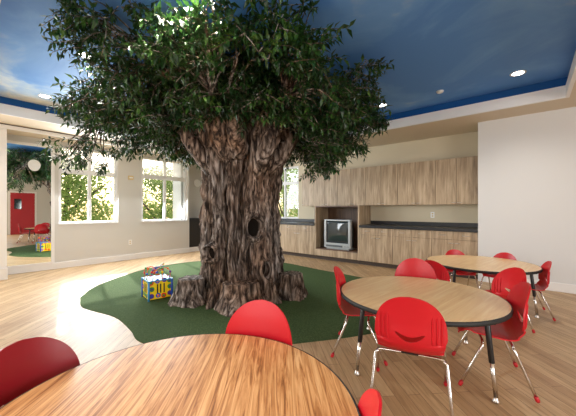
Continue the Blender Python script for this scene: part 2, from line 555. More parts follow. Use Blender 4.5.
# ------------------------------------------------------------------ kitchen run
FY = 5.85   # front plane of the base units
def handle_bm(x, y, z, w, vertical=False):
    bm = bmesh.new()
    if vertical:
        pts = [(x, y, z - w / 2), (x, y - 0.022, z - w / 2 + 0.008), (x, y - 0.026, z), (x, y - 0.022, z + w / 2 - 0.008), (x, y, z + w / 2)]
    else:
        pts = [(x - w / 2, y, z), (x - w / 2 + 0.008, y - 0.022, z), (x, y - 0.026, z), (x + w / 2 - 0.008, y - 0.022, z), (x + w / 2, y, z)]
    tube(bm, smooth_path(pts, 4), 0.0045, 8)
    return bm

def base_unit(xa, xb, label, cat='cabinet', group='base cabinets of the kitchen run', drawers=True):
    r = thing('base_cabinet', label, cat, ((xa + xb) / 2, FY, 0), 0, group)
    w = (xb - xa) / 2
    bx('body', 'cabinet', (-w, w, 0.02, 0.58, 0.09, 0.815), r)
    bx('plinth', 'toe', (-w, w, 0.07, 0.5, 0.0, 0.09), r)
    for s in (-1, 1):
        a, b = (-w + 0.002, -0.002) if s < 0 else (0.002, w - 0.002)
        top = 0.665 if drawers else 0.812
        d = bx('door', 'cabinet', (a, b, 0, 0.02, 0.095, top), r, 0.0015)
        obj('handle', handle_bm(-0.05 * -s if False else (b - 0.05 if s < 0 else a + 0.05), 0, top - 0.06, 0.08), 'nickel', d, True)
        if drawers:
            d = bx('drawer', 'cabinet', (a, b, 0, 0.02, 0.67, 0.812), r, 0.0015)
            obj('handle', handle_bm((a + b) / 2, 0, 0.745, 0.1), 'nickel', d, True)
    return r
edges = [-2.865, -2.13, -1.40, -0.675]
for i, t_ in enumerate(('grey oak base cabinet right beside the television tower', 'grey oak base cabinet in the middle of the run right of the television', 'grey oak base cabinet at right end against the white wall')):
    base_unit(edges[i] + 0.001, edges[i + 1] - 0.001, t_)
edges = [-7.38, -6.27, -5.16, -4.06]
for i, t_ in enumerate(('grey oak base cabinet in the far left corner behind the tree', 'grey oak base cabinet under the back window behind the tree', 'grey oak base cabinet just left of the television tower')):
    base_unit(edges[i] + 0.001, edges[i + 1] - 0.001, t_)

def counter(xa, xb, label):
    r = thing('countertop', label, 'countertop', ((xa + xb) / 2, FY, 0.816), 0, 'black countertops')
    w = (xb - xa) / 2
    bx('worktop', 'counter', (-w, w, -0.025, 0.585, 0, 0.055), r, 0.004)
    bx('backsplash', 'counter', (-w, w, 0.575, 0.597, 0.0555, 0.135), r, 0.003)
counter(-2.863, -0.673, 'black laminate countertop right of the television tower')
counter(-7.38, -4.062, 'black laminate countertop under the back window left of television')

# television tower
r = thing('television_tower', 'grey oak tower with open niche holding the television', 'cabinet', (-3.4625, FY, 0))
w = 0.595
bm = bmesh.new(); box(bm, -w, -w + 0.035, 0, 0.59, 0.09, 1.298); s = obj('side_panel', bm, 'cabinet', r)
bm = bmesh.new(); box(bm, w - 0.035, w, 0, 0.59, 0.09, 1.298); s = obj('side_panel', bm, 'cabinet', r)
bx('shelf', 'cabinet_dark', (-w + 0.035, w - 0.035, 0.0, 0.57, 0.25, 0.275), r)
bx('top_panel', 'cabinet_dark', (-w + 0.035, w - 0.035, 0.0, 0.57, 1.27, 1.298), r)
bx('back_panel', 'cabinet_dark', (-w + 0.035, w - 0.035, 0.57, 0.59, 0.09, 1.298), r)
for s in (-1, 1):
    a, b = (-w + 0.037, -0.002) if s < 0 else (0.002, w - 0.037)
    d = bx('drawer', 'cabinet', (a, b, 0.0, 0.02, 0.095, 0.247), r, 0.0015)
bx('plinth', 'toe', (-w, w, 0.07, 0.5, 0, 0.09), r)

# television
r = thing('television', 'silver tube television with dark screen in the oak niche', 'television', (-3.46, FY + 0.05, 0.2755))
hw = 0.35
bm = bmesh.new()
a, z0, z1 = 0.045, 0.0, 0.70
box(bm, -hw, hw, 0, 0.09, 0.03, 0.15); box(bm, -hw, hw, 0, 0.09, z1 - 0.035, z1)
box(bm, -hw, -hw + 0.06, 0, 0.09, 0.15, z1 - 0.035); box(bm, hw - 0.06, hw, 0, 0.09, 0.15, z1 - 0.035)
obj('bezel', bm, 'silver', r, bevel=0.008)
bm = bmesh.new()
g = [[bm.verts.new((-hw + 0.055 + (2 * hw - 0.11) * i / 12, 0.02 - 0.018 * (1 - ((i - 6) / 6) ** 2) * (1 - ((j - 4) / 4) ** 2) + 0.012, 0.145 + (z1 - 0.175) * j / 8)) for i in range(13)] for j in range(9)]
for j in range(8):
    for i in range(12):
        bm.faces.new((g[j][i], g[j][i + 1], g[j + 1][i + 1], g[j + 1][i]))
bx_ = [g[0][0], g[0][12], g[8][12], g[8][0]]
o = obj('screen', bm, 'screen', r, True)
md = o.modifiers.new('solid', 'SOLIDIFY'); md.thickness = 0.01; md.offset = -1
bm = bmesh.new()
fr_ = [bm.verts.new(p) for p in ((-hw + 0.02, 0.09, 0.04), (hw - 0.02, 0.09, 0.04), (hw - 0.02, 0.09, z1 - 0.01), (-hw + 0.02, 0.09, z1 - 0.01))]
bk = [bm.verts.new(p) for p in ((-0.2, 0.46, 0.1), (0.2, 0.46, 0.1), (0.2, 0.46, 0.5), (-0.2, 0.46, 0.5))]
for k in range(4):
    bm.faces.new((fr_[k], fr_[(k + 1) % 4], bk[(k + 1) % 4], bk[k]))
bm.faces.new(fr_); bm.faces.new(bk[::-1])
obj('rear_housing', bm, 'silver_dark', r, bevel=0.01)
bx('base_stand', 'silver', (-hw + 0.05, hw - 0.05, 0.02, 0.3, 0, 0.03), r, 0.005)
bx('speaker_strip', 'silver_dark', (-hw + 0.06, hw - 0.2, -0.004, 0.01, 0.055, 0.10), r)
for k in range(4):
    bm = bmesh.new(); tube(bm, [(hw - 0.15 + 0.032 * k, 0.0, 0.078), (hw - 0.15 + 0.032 * k, -0.007, 0.078)], 0.009, 10)
    obj('button', bm, 'silver_dark', r)

# wall cabinets: doors of about 0.36 m, hung as pairs and one single
UY, UZ0, UZ1 = 6.10, 1.303, 2.165
def wall_unit(xa, xb, nd_, label):
    r = thing('wall_cabinet', label, 'cabinet', ((xa + xb) / 2, UY, UZ0), 0, 'wall cabinets of the kitchen run')
    w = (xb - xa) / 2; h = UZ1 - UZ0
    bx('body', 'cabinet', (-w, w, 0.02, YB - UY - 0.001, 0.0, h), r)
    for k in range(nd_):
        a = -w + 2 * w * k / nd_ + 0.002; b = -w + 2 * w * (k + 1) / nd_ - 0.002
        d = bx('door', 'cabinet', (a, b, 0, 0.0195, 0.002, h), r, 0.0015)
        right = (k % 2 == 0) and nd_ > 1
        obj('handle', handle_bm(b - 0.045 if right else a + 0.045, 0, 0.035, 0.06), 'nickel', d, True)
dw = (4.64 - 0.678) / 11
x = -4.64
ulab = ['grey oak wall cabinet with single door at left end near the back window',
        'grey oak wall cabinet above left part of the television niche',
        'grey oak wall cabinet above right edge of the television tower',
        'grey oak wall cabinet above the counter just right of television tower',
        'grey oak wall cabinet above the counter, second from the white wall',
        'grey oak wall cabinet at right end touching the white wall']
for n_, l_ in zip((1, 2, 2, 2, 2, 2), ulab):
    wall_unit(x + 0.001, x + dw * n_ - 0.001, n_, l_)
    x += dw * n_

# outlets, sensor, clock
def outlet(loc, rotz, label):
    r = thing('wall_outlet', label, 'outlet', loc, rotz)
    bx('cover_plate', 'plate', (-0.037, 0.037, -0.006, -0.0005, -0.06, 0.06), r, 0.002)
    for s in (-1, 1):
        bx('socket', 'ivory', (-0.016, 0.016, -0.008, -0.006, s * 0.024 - 0.014, s * 0.024 + 0.014), r, 0.001)
outlet((XL, 2.88, 0.42), PI / 2, 'white wall outlet low on the wall between the left windows')
outlet((-1.53, YB, 1.10), 0, 'white wall outlet above the black counter under wall cabinets')
r = thing('wall_sensor', 'small beige sensor box high between the two left windows', 'sensor', (XL, 2.89, 1.98), PI / 2)
bx('housing', 'ivory', (-0.06, 0.06, -0.035, -0.0005, -0.05, 0.05), r, 0.008)
bx('grille', 'plate', (-0.04, 0.04, -0.038, -0.035, -0.015, 0.015), r)

# black cabinet in the recess beside the tree
r = thing('storage_cabinet', 'low black cabinet in the wall recess left of the tree trunk', 'cabinet', (XL - 0.03, 4.93, 0), PI / 2)
bx('body', 'black', (-0.455, 0.455, 0.02, 0.44, 0.13, 0.93), r)
bx('top', 'counter', (-0.46, 0.46, -0.005, 0.45, 0.93, 0.96), r)
bx('plinth', 'white', (-0.46, 0.46, 0.005, 0.42, 0.0, 0.13), r)
for s in (-1, 1):
    a, b = (-0.452, -0.003) if s < 0 else (0.003, 0.452)
    d = bx('door', 'black', (a, b, 0.0, 0.02, 0.135, 0.925), r, 0.003)
    obj('handle', handle_bm(b - 0.05 if s < 0 else a + 0.05, 0, 0.8, 0.1, True), 'nickel', d, True)
r = thing('wall_clock', 'small round white clock in the recess beside the tree trunk', 'clock', (XL - 0.5, 5.03, 2.03), PI / 2)
bm = bmesh.new(); lathe(bm, [(0.10, 0), (0.115, 0.004), (0.115, 0.03), (0.10, 0.034)], 28)
bmesh.ops.rotate(bm, verts=bm.verts, matrix=Matrix.Rotation(PI / 2, 3, 'X'), cent=(0, 0, 0))
obj('case', bm, 'plate', r, bevel=0.003)

# ------------------------------------------------------------------ ceiling fixtures
def can(x, y, label, watts=40):
    r = thing('recessed_light', label, 'ceiling light', (x, y, ZC), 0, 'recessed ceiling lights')
    bm = bmesh.new()
    lathe(bm, [(0.062, -0.001), (0.062, -0.006), (0.085, -0.006), (0.085, -0.001)], 28)
    # open ring
    for f_ in [f_ for f_ in bm.faces if len(f_.verts) > 4]:
        bm.faces.remove(f_)
    obj('trim_ring', bm, 'plate', r)
    bm = bmesh.new(); lathe(bm, [(0.061, -0.004), (0.061, -0.001)], 28)
    obj('lens', bm, 'lamp', r)
    l = light('SPOT', 'downlight', (0, 0, -0.03), (0, 0, -1), watts, (1.0, 0.92, 0.82), spot_size=math.radians(130), spot_blend=0.8, shadow_soft_size=0.06)
    l.parent = r
can(-0.114, 4.707, 'lit recessed ceiling light nearest the white wall on the right')
can(-1.885, 4.684, 'lit recessed ceiling light at the right edge of the tree leaves')
can(-5.70, 0.99, 'lit recessed ceiling light farthest left, near the white fascia')
can(-3.85, 1.02, 'lit recessed ceiling light among the leaves at upper left')
can(-1.95, 1.10, 'lit recessed ceiling light above the front of the tree crown', 170)
r = thing('smoke_detector', 'small round white detector on blue ceiling between two lights', 'detector', (-1.01, 4.681, ZC))
bm = bmesh.new(); lathe(bm, [(0.03, -0.03), (0.045, -0.022), (0.05, -0.008), (0.05, -0.0005)], 24)
obj('housing', bm, 'plate', r, True)

# ================================================================== RUG
pts = [(-4.70, 1.185), (-5.19, 1.50), (-5.62, 2.02), (-6.0, 2.73), (-6.0, 3.64), (-5.5, 4.5), (-4.5, 4.95), (-3.2, 4.83), (-2.36, 4.76),
       (-1.67, 4.60), (-1.05, 4.2), (-0.92, 3.6), (-1.0, 3.05), (-1.218, 2.587), (-1.47, 2.21), (-1.85, 1.72), (-2.3, 1.28), (-2.71, 1.14), (-3.06, 1.19), (-3.57, 1.22), (-4.20, 1.09)]
sp = smooth_path([(x, y, 0) for x, y in pts + [pts[0]]], 6)[:-1]
bm = bmesh.new()
prism(bm, [(p.x, p.y) for p in sp], 0.0005, 0.004)
o = obj('turf_rug', bm, 'turf')
tag(o, 'green artificial turf rug with wavy edge under the tree', 'rug')

# ================================================================== TREE
TC = Vector((-3.18, 2.75, 0))
FV = Vector((-math.sin(math.radians(40)), math.cos(math.radians(40)), 0))
RV = Vector((math.cos(math.radians(40)), math.sin(math.radians(40)), 0))
tocam = -TC.normalized()
A0 = math.atan2(tocam.y, tocam.x)      # angle of the side facing the room's table area
tree = thing('indoor_tree', 'large sculpted tree with leafy crown standing on the green turf', 'tree', (TC.x, TC.y, 0.0042))
prof = [(0, .66), (.15, .585), (.35, .545), (.77, .52), (1.2, .495), (1.63, .50), (1.92, .57), (2.2, .70), (2.45, .90), (2.7, 1.05)]
def pr(z):
    for (a, ra), (b, rb) in zip(prof, prof[1:]):
        if z <= b:
            t = (z - a) / (b - a)
            return ra + (rb - ra) * t
    return prof[-1][1]
KN = [(A0 - math.radians(45), 0.64, 0.115, 0.095), (A0 + math.radians(19), 0.97, 0.10, 0.135), (A0 + math.radians(34), 0.42, 0.065, 0.12)]
CREV = [(A0 + math.radians(d_), w_, p_, q_) for d_, w_, p_, q_ in ((-24, .06, .13, .085), (1, .08, .15, .09), (48, .05, .10, .08), (-75, .05, .10, .08), (95, .06, .1, .09), (140, .06, .1, .09), (190, .06, .1, .09), (235, .06, .1, .09))]
def trunk_r(th, z):
    c, s = math.cos(th), math.sin(th)
    base = pr(z)
    warp = noise.noise(Vector((c * 1.2, s * 1.2, z * 0.9))) * 0.9
    lob = math.cos(6 * th + warp * 1.6 + 0.6) * (0.04 + 0.02 * max(0, 0.6 - z)) + math.cos(9 * th - warp * 2 + z * .5) * 0.018
    for ca, wv, dep, ww in CREV:
        cc = ca + wv * math.sin(z * 2.3 + ca * 5) + 0.05 * noise.noise(Vector((ca * 3, 0, z * 2.5)))
        dd = (th - cc + PI) % (2 * PI) - PI
        lob -= dep * math.exp(-(dd / ww) ** 2) - dep * 0.35 * math.exp(-((abs(dd) - 2.3 * ww) / (1.1 * ww)) ** 2)
    up = max(0, z - 1.25)
    lob += (math.cos(5 * th + 0.9 + warp * 0.35) * 0.17 - 0.03) * min(1.0, up / 1.2) ** 1.6
    p = Vector((c * 5.5, s * 5.5, z * 1.5))
    p2 = Vector((c * 13, s * 13, z * 3.6 + 7))
    n1 = 1 - abs(noise.noise(p + Vector((noise.noise(p * .7), noise.noise(p * .7 + Vector((9, 3, 1))), 0)) * 1.2)) * 2
    n2 = 1 - abs(noise.noise(p2 + Vector((0, 0, noise.noise(p) * 1.5)))) * 2
    cord = abs(math.sin(th * 23 + 3.2 * noise.noise(Vector((c * 2.2, s * 2.2, z * 1.8))) + 1.6 * noise.noise(Vector((c * 6, s * 6, z * 5)))))
    p3 = Vector((c * 26, s * 26, z * 9))
    n3 = noise.noise(p3)
    fade = 1 - 0.55 * max(0.0, min(1.0, (z - 1.6) / 0.5))
    r = base - 0.02 + lob + (n1 - 0.5) * 0.05 * fade + (n2 - 0.5) * 0.045 * fade + (cord - 0.6) * (0.075 - 0.04 * fade) * (0.6 + 0.4 * n1) + n3 * 0.016
    for a, zz, rw, rh in KN:
        da = (th - a + PI) % (2 * PI) - PI
        q = math.hypot(da * base / rw, (z - zz) / rh)
        if q < 2.2:
            flat = math.exp(-(q / 1.5) ** 4)
            r = r * (1 - flat) + (base + (0.05 if a < A0 else 0.02)) * flat
            r += 0.05 * math.exp(-((q - 1.15) / 0.28) ** 2)
            r -= 0.16 * max(0.0, min(1.0, (1.0 - q) / 0.25))
    return r
bm = bmesh.new()
NA, NZ = 460, 280
zt = 2.62
rings = []
for j in range(NZ + 1):
    z = zt * j / NZ
    row = []
    for i in range(NA):
        th = 2 * PI * i / NA
        r_ = trunk_r(th, z)
        row.append(bm.verts.new((r_ * math.cos(th), r_ * math.sin(th), z)))
    rings.append(row)
for a, b in zip(rings, rings[1:]):
    for i in range(NA):
        bm.faces.new((a[i], a[(i + 1) % NA], b[(i + 1) % NA], b[i]))
bm.faces.new(rings[0][::-1]); 
top = bm.verts.new((0, 0, zt - 0.5))
for i in range(NA):
    bm.faces.new((rings[-1][i], rings[-1][(i + 1) % NA], top))
trunk = obj('trunk', bm, 'bark', tree, True)
for a, zz, rw, rh in KN:
    bm = bmesh.new()
    base = pr(zz)
    c = Vector((math.cos(a), math.sin(a), 0)); t_ = Vector((-math.sin(a), math.cos(a), 0))
    base += 0.03 if a < A0 else 0.0
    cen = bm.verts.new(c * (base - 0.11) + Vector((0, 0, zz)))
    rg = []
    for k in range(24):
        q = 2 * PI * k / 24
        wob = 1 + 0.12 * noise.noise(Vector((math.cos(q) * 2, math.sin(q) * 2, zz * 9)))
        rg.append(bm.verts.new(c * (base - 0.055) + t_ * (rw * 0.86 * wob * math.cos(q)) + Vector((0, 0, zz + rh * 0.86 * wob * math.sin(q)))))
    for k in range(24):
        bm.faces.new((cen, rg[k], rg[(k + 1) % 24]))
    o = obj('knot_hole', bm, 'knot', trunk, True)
    o['label'] = 'dark hollow knot'
# flat-topped root stumps around the base
def root_stump(wx, wy, rb, rt, h, seed):
    bm = bmesh.new()
    na, nz = 90, 36
    cx, cy = wx - TC.x, wy - TC.y
    rows = []
    for j in range(nz + 1):
        t = j / nz
        z = h * t
        row = []
        for i in range(na):
            th = 2 * PI * i / na
            c, s = math.cos(th), math.sin(th)
            r = rb + (rt - rb) * (1 - (1 - t) ** 1.7)
            p = Vector((c * 2.4 + seed, s * 2.4, z * 1.6))
            p2 = Vector((c * 6 + seed, s * 6, z * 4))
            r += (1 - 2 * abs(noise.noise(p))) * 0.035 + (1 - 2 * abs(noise.noise(p2))) * 0.016 - 0.02
            r += 0.05 * max(0, math.cos(4 * th + seed)) * (1 - t) ** 2
            if j == nz: r -= 0.012
            row.append(bm.verts.new((cx + r * c, cy + r * s, z + (0.008 * noise.noise(p2) if j == nz else 0))))
        rows.append(row)
    for a, b in zip(rows, rows[1:]):
        for i in range(na):
            bm.faces.new((a[i], a[(i + 1) % na], b[(i + 1) % na], b[i]))
    tc = bm.verts.new((cx, cy, h - 0.004))
    for i in range(na):
        bm.faces.new((rows[-1][i], rows[-1][(i + 1) % na], tc))
    bm.faces.new(rows[0][::-1])
    o = obj('root_stump', bm, 'bark', tree, True)
    md = o.modifiers.new('split', 'EDGE_SPLIT'); md.split_angle = math.radians(60)
root_stump(-3.40, 2.08, 0.24, 0.155, 0.31, 1.3)
root_stump(-2.745, 2.36, 0.30, 0.215, 0.31, 4.1)
root_stump(-2.55, 3.10, 0.21, 0.145, 0.32, 7.7)

# limbs and crown, laid out around the trunk
rnd = random.Random(11)
def ext(u, v):
    """how far the crown reaches in direction (u: right, v: away from the tables)"""
    a = math.atan2(v, u)
    tab = [(-PI, 2.25), (-2.8, 2.1), (-2.45, 1.98), (-2.1, 2.05), (-PI / 2, 2.12), (-0.9, 1.95), (0, 1.85), (PI / 2, 2.0), (PI, 2.25)]
    for (p, q), (p2, q2) in zip(tab, tab[1:]):
        if p <= a <= p2:
            return q + (q2 - q) * (a - p) / (p2 - p)
    return 2.0
limbs = []
for k in range(13):
    a = 2 * PI * k / 13 + rnd.uniform(-0.15, 0.15)
    u, v = math.cos(a), math.sin(a)
    d = RV * u + FV * v
    e = ext(u, v) * (0.72 if v < -0.2 else 1.0)
    side = Vector((-d.y, d.x, 0))
    r0 = rnd.uniform(0.45, 0.62)
    z0 = rnd.uniform(1.95, 2.2)
    p = [d * r0 * 0.8 + Vector((0, 0, z0 - 0.25)), d * (r0 + 0.25) + Vector((0, 0, z0 + 0.12)),
         d * (e * 0.5) + side * rnd.uniform(-.15, .15) + Vector((0, 0, z0 + 0.38 + rnd.uniform(-.08, .08))),
         d * (e * 0.72) + side * rnd.uniform(-.2, .2) + Vector((0, 0, rnd.uniform(2.42, 2.62))),
         d * (e * 0.9) + side * rnd.uniform(-.25, .25) + Vector((0, 0, rnd.uniform(2.3, 2.6)))]
    path = smooth_path(p, 6)
    n_ = len(path)
    for q in path[1:-1]:
        q += Vector((rnd.uniform(-1, 1), rnd.uniform(-1, 1), rnd.uniform(-1, 1))) * 0.015
    bm = bmesh.new()
    tube(bm, path, [0.13 * (1 - i / n_) ** 1.9 + 0.012 for i in range(n_)], 10)
    obj('branch', bm, 'bark', tree, True)
    limbs.append(path)
nodes = [q for l in limbs for q in l[8:]]

def leaf(bm, p, d, up, L, W, mi=0):
    d = d.normalized()
    s = d.cross(up)
    if s.length < 1e-3:
        s = d.cross(Vector((1, 0, 0)))
    s.normalize()
    n = s.cross(d)
    a = bm.verts.new(p)
    m1 = bm.verts.new(p + d * L * .5 + n * L * 0.05)
    tip = bm.verts.new(p + d * L - n * L * 0.10)
    l = bm.verts.new(p + d * L * .42 + s * W * .5 + n * L * 0.10)
    r = bm.verts.new(p + d * L * .42 - s * W * .5 + n * L * 0.10)
    bm.faces.new((a, m1, l)); bm.faces.new((l, m1, tip)); bm.faces.new((a, r, m1)); bm.faces.new((r, tip, m1))

def spray(bl, bt, p0, d, L, nl, rr, leafL):
    """a drooping twig with leaves in alternating whorls"""
    d = d.normalized()
    pts = [p0]
    dd = d.copy()
    for k in range(4):
        dd = (dd + Vector((0, 0, -0.10)) + Vector((rr.uniform(-1, 1), rr.uniform(-1, 1), rr.uniform(-1, 1))) * 0.15).normalized()
        q = pts[-1] + dd * L / 4
        q.z = min(q.z, 2.895)
        pts.append(q)
    tube(bt, pts, [0.005, 0.004, 0.0035, 0.003, 0.002], 4, False)
    for k in range(nl):
        t = 0.15 + 0.85 * k / (nl - 1)
        i = min(3, int(t * 4)); f = t * 4 - i
        p = pts[i].lerp(pts[i + 1], f)
        ax = (pts[i + 1] - pts[i]).normalized()
        ang = k * 2.4 + rr.uniform(-.4, .4)
        s = ax.orthogonal().normalized()
        s = Matrix.Rotation(ang, 3, ax) @ s
        dirn = ax * rr.uniform(.35, .9) + s + Vector((0, 0, -0.25))
        LL = leafL * rr.uniform(.75, 1.2)
        if p.z + max(0, dirn.normalized().z) * LL > 2.92:
            dirn.z = -abs(dirn.z)
        leaf(bl, p, dirn, Vector((rr.uniform(-.5, .5), rr.uniform(-.5, .5), 1)), LL, LL * rr.uniform(.30, .42))

bl, bt = bmesh.new(), bmesh.new()
cnt = 0
while cnt < 3300:
    a = rnd.uniform(-PI, PI)
    u, v = math.cos(a), math.sin(a)
    e = ext(u, v)
    q = rnd.random() ** 0.55
    wob = 1 + 0.13 * noise.noise(Vector((u * 2.2, v * 2.2, 3.1)))
    r = e * q * wob
    if r < 0.55:
        continue
    ul, vl = u * r, v * r
    zlow = 2.10
    zlow -= 0.42 * max(0, min(1, (-ul - 1.75) / 0.35))
    zlow -= 0.34 * math.exp(-((ul - 1.2) / 0.28) ** 2)
    if v < -0.3:
        zlow += 0.08 * q + 0.35 * max(0, -vl - 1.3) / 0.8
    if r < 1.0:
        zlow = max(zlow, 2.28)
    ztop = 2.90 - (0.30 * max(0, (q - 0.75) / 0.25) ** 2 if v > -0.4 else 0.0)
    t = rnd.random()
    z = zlow + (ztop - zlow) * t
    # open gaps so the crown breaks up at its rim
    if q > 0.7 and noise.noise(Vector((ul * 1.9, vl * 1.9, z * 2.4))) < -0.02:
        continue
    p = RV * ul + FV * vl + Vector((0, 0, z))
    out = (RV * u + FV * v)
    dirn = out * rnd.uniform(.2, 1.0) + Vector((rnd.uniform(-.9, .9), rnd.uniform(-.9, .9), rnd.uniform(-.5, .35)))
    Ls = rnd.uniform(.20, .36)
    spray(bl, bt, p - dirn.normalized() * Ls * .5, dirn, Ls, rnd.randint(11, 16), rnd, 0.09)
    # joining twig to the nearest limb, for outer sprays
    if cnt % 4 == 0:
        near = min(nodes, key=lambda n_: (n_ - p).length)
        if (near - p).length < 0.9:
            mid = (near + p) / 2 + Vector((0, 0, 0.05))
            tube(bt, [near, mid, p - dirn.normalized() * Ls * .5], [0.012, 0.008, 0.005], 5, False)
    cnt += 1
# hanging and reaching sprigs at the rim of the crown
for u_, v_, z_, n_, sp_ in ((-2.31, -.25, 2.02, 16, .20), (-1.9, -.25, 1.97, 12, .20), (-1.0, -1.55, 2.84, 22, .2), (-1.2, -1.4, 2.82, 7, .10), (-.85, -1.65, 2.85, 14, .2)):
    for k in range(n_):
        p = RV * (u_ + rnd.uniform(-sp_, sp_)) + FV * (v_ + rnd.uniform(-sp_, sp_)) + Vector((0, 0, min(2.88, z_ + rnd.uniform(-.14, .14))))
        dirn = RV * (u_ * .3) + FV * (v_ * .3) + Vector((rnd.uniform(-.8, .8), rnd.uniform(-.8, .8), rnd.uniform(-.6, .2)))
        spray(bl, bt, p, dirn, rnd.uniform(.18, .3), rnd.randint(10, 14), rnd, 0.09)
        if k % 3 == 0:
            near = min(nodes, key=lambda q_: (q_ - p).length)
            tube(bt, [near, (near + p) / 2 + Vector((0, 0, .05)), p], [0.012, 0.008, 0.005], 5, False)
f = obj('foliage', bl, 'leaf', tree, False)
f['label'] = 'dense dark green leaves'
obj('twigs', bt, 'bark', tree, True)

# ================================================================== TABLES
TZ, TR = 0.52, 0.612
def round_table(cx, cy, rot, top_mat, label):
    r = thing('round_table', label, 'table', (cx, cy, 0.0042), 0, 'round activity tables')
    bm = bmesh.new(); lathe(bm, [(TR - 0.006, TZ - 0.028), (TR - 0.006, TZ)], 96)
    obj('tabletop', bm, top_mat, r, bevel=0.001)
    bm = bmesh.new()
    n = 96
    pf = [(TR - 0.006, TZ - 0.030), (TR + 0.002, TZ - 0.028), (TR + 0.005, TZ - 0.015), (TR + 0.002, TZ - 0.002), (TR - 0.006, TZ + 0.0006), (TR - 0.0061, TZ - 0.015)]
    rg = [[bm.verts.new((a * math.cos(2 * PI * k / n), a * math.sin(2 * PI * k / n), z)) for k in range(n)] for a, z in pf]
    for i in range(len(pf)):
        A, B = rg[i], rg[(i + 1) % len(pf)]
        for k in range(n):
            bm.faces.new((A[k], A[(k + 1) % n], B[(k + 1) % n], B[k]))
    e = obj('edge_band', bm, 'black_soft', r, True); e['label'] = 'black rubber edge band'
    for k in range(4):
        a = rot + k * PI / 2
        c = Vector((math.cos(a), math.sin(a), 0))
        p0, p1 = c * 0.545 + Vector((0, 0, TZ - 0.03)), c * 0.60 + Vector((0, 0, 0.03))
        pm = p0.lerp(p1, 0.56)
        bm = bmesh.new(); tube(bm, [p0, pm], 0.0165, 14)
        box(bm, p0.x - 0.05, p0.x + 0.05, p0.y - 0.05, p0.y + 0.05, TZ - 0.034, TZ - 0.0285)
        l = obj('leg', bm, 'black', r, True, bevel=0.001)
        bm = bmesh.new(); tube(bm, [p0.lerp(p1, .5), p1], 0.0125, 12)
        q = obj('leg_extension', bm, 'chrome', l, True); q['label'] = 'chrome lower leg'
        bm = bmesh.new(); lathe(bm, [(0.02, 0.0), (0.021, 0.008), (0.012, 0.02), (0.008, 0.034)], 16, (p1.x, p1.y, 0.0003))
        obj('glide', bm, 'nickel', l, True)
    return r
round_table(-0.906, 0.50, 0.9, 'oak', 'round oak-topped table in the foreground at bottom left')
round_table(-0.70, 2.47, math.radians(-26), 'oak_pale', 'round oak-topped table in the middle ringed by red chairs')
round_table(-0.50, 4.44, math.radians(-20), 'oak_pale', 'round oak-topped table farthest away, near the white wall')

# ================================================================== CHAIRS
# local frame: +X is the way the sitter faces
prof_c = [(0.205, 0.338), (0.20, 0.352), (0.17, 0.362), (0.10, 0.357), (0.0, 0.345), (-0.06, 0.339), (-0.115, 0.346), (-0.158, 0.374), (-0.186, 0.418), (-0.196, 0.47), (-0.198, 0.54), (-0.206, 0.61), (-0.218, 0.672), (-0.228, 0.718)]
ZTOP = 0.7183
path = smooth_path([(x, 0, z) for x, z in prof_c], 6)
acc = [0.0]
for a, b in zip(path, path[1:]):
    acc.append(acc[-1] + (b - a).length)
LT = acc[-1]
def halfw(i):
    s = acc[i]
    z = path[i].z
    x = path[i].x
    if z < 0.40 and x > -0.19:                       # seat pan
        t = max(0.0, min(1.0, (0.205 - x) / 0.09))
        w = 0.135 + 0.05 * math.sqrt(1 - (1 - t) ** 2)
        if x < -0.1:
            w = 0.185 + 0.006 * min(1, (-0.1 - x) / 0.09)
        return w
    if z < 0.47:
        t = (z - 0.40) / 0.07
        t = max(0, min(1, t)); t = t * t * (3 - 2 * t)
        return 0.191 + 0.014 * t
    t = max(0, min(1, (z - 0.485) / (ZTOP - 0.485)))
    return 0.203 * math.sqrt(max(0.0, 1 - t ** 2.15)) + 0.0005
def surf(i, v):
    """point on the shell: i along the profile, v in -1..1 across"""
    p = path[i]; w = halfw(i)
    t = (path[min(i + 1, len(path) - 1)] - path[max(i - 1, 0)]).normalized()
    nrm = Vector((t.z, 0, -t.x))                     # towards the sitter / up
    if nrm.x < 0 and p.z > 0.45: nrm = -nrm
    if p.z < 0.40 and nrm.z < 0: nrm = -nrm
    k = 0.045 if p.z > 0.42 else 0.018
    if 0.36 < p.z <= 0.42: k = 0.03
    return p + Vector((0, v * w, 0)) + nrm * (k * (v * w / 0.2) ** 2)
bm = bmesh.new()
NV = 18
g = [[bm.verts.new(surf(i, -1 + 2 * j / NV)) for j in range(NV + 1)] for i in range(len(path))]
for i in range(len(path) - 1):
    for j in range(NV):
        bm.faces.new((g[i][j], g[i][j + 1], g[i + 1][j + 1], g[i + 1][j]))
sh = obj('shell_tmp', bm, 'red', None, True)
md = sh.modifiers.new('s', 'SOLIDIFY'); md.thickness = 0.009; md.offset = 0
# grip slot shaped like a smile, cut through the back
bm = bmesh.new()
top_, bot_ = [], []
for k in range(17):
    y = -0.085 + 0.17 * k / 16
    q = (y / 0.085) ** 2
    bot_.append((y, 0.437 + 0.05 * q))
    top_.append((y, 0.437 + 0.05 * q + 0.031 * (1 - q) ** 0.5 + 0.002))
poly = bot_ + top_[::-1]
va = [bm.verts.new((-0.32, y, z)) for y, z in poly]; vb = [bm.verts.new((-0.10, y, z)) for y, z in poly]
for k in range(len(poly)):
    bm.faces.new((va[k], va[(k + 1) % len(poly)], vb[(k + 1) % len(poly)], vb[k]))
bm.faces.new(va[::-1]); bm.faces.new(vb)
cut = obj('cut_tmp', bm, 'red')
md = sh.modifiers.new('b', 'BOOLEAN'); md.operation = 'DIFFERENCE'; md.object = cut; md.solver = 'EXACT'
dg = bpy.context.evaluated_depsgraph_get()
shell_me = bpy.data.meshes.new_from_object(sh.evaluated_get(dg))
bpy.data.objects.remove(sh, do_unlink=True); bpy.data.objects.remove(cut, do_unlink=True)
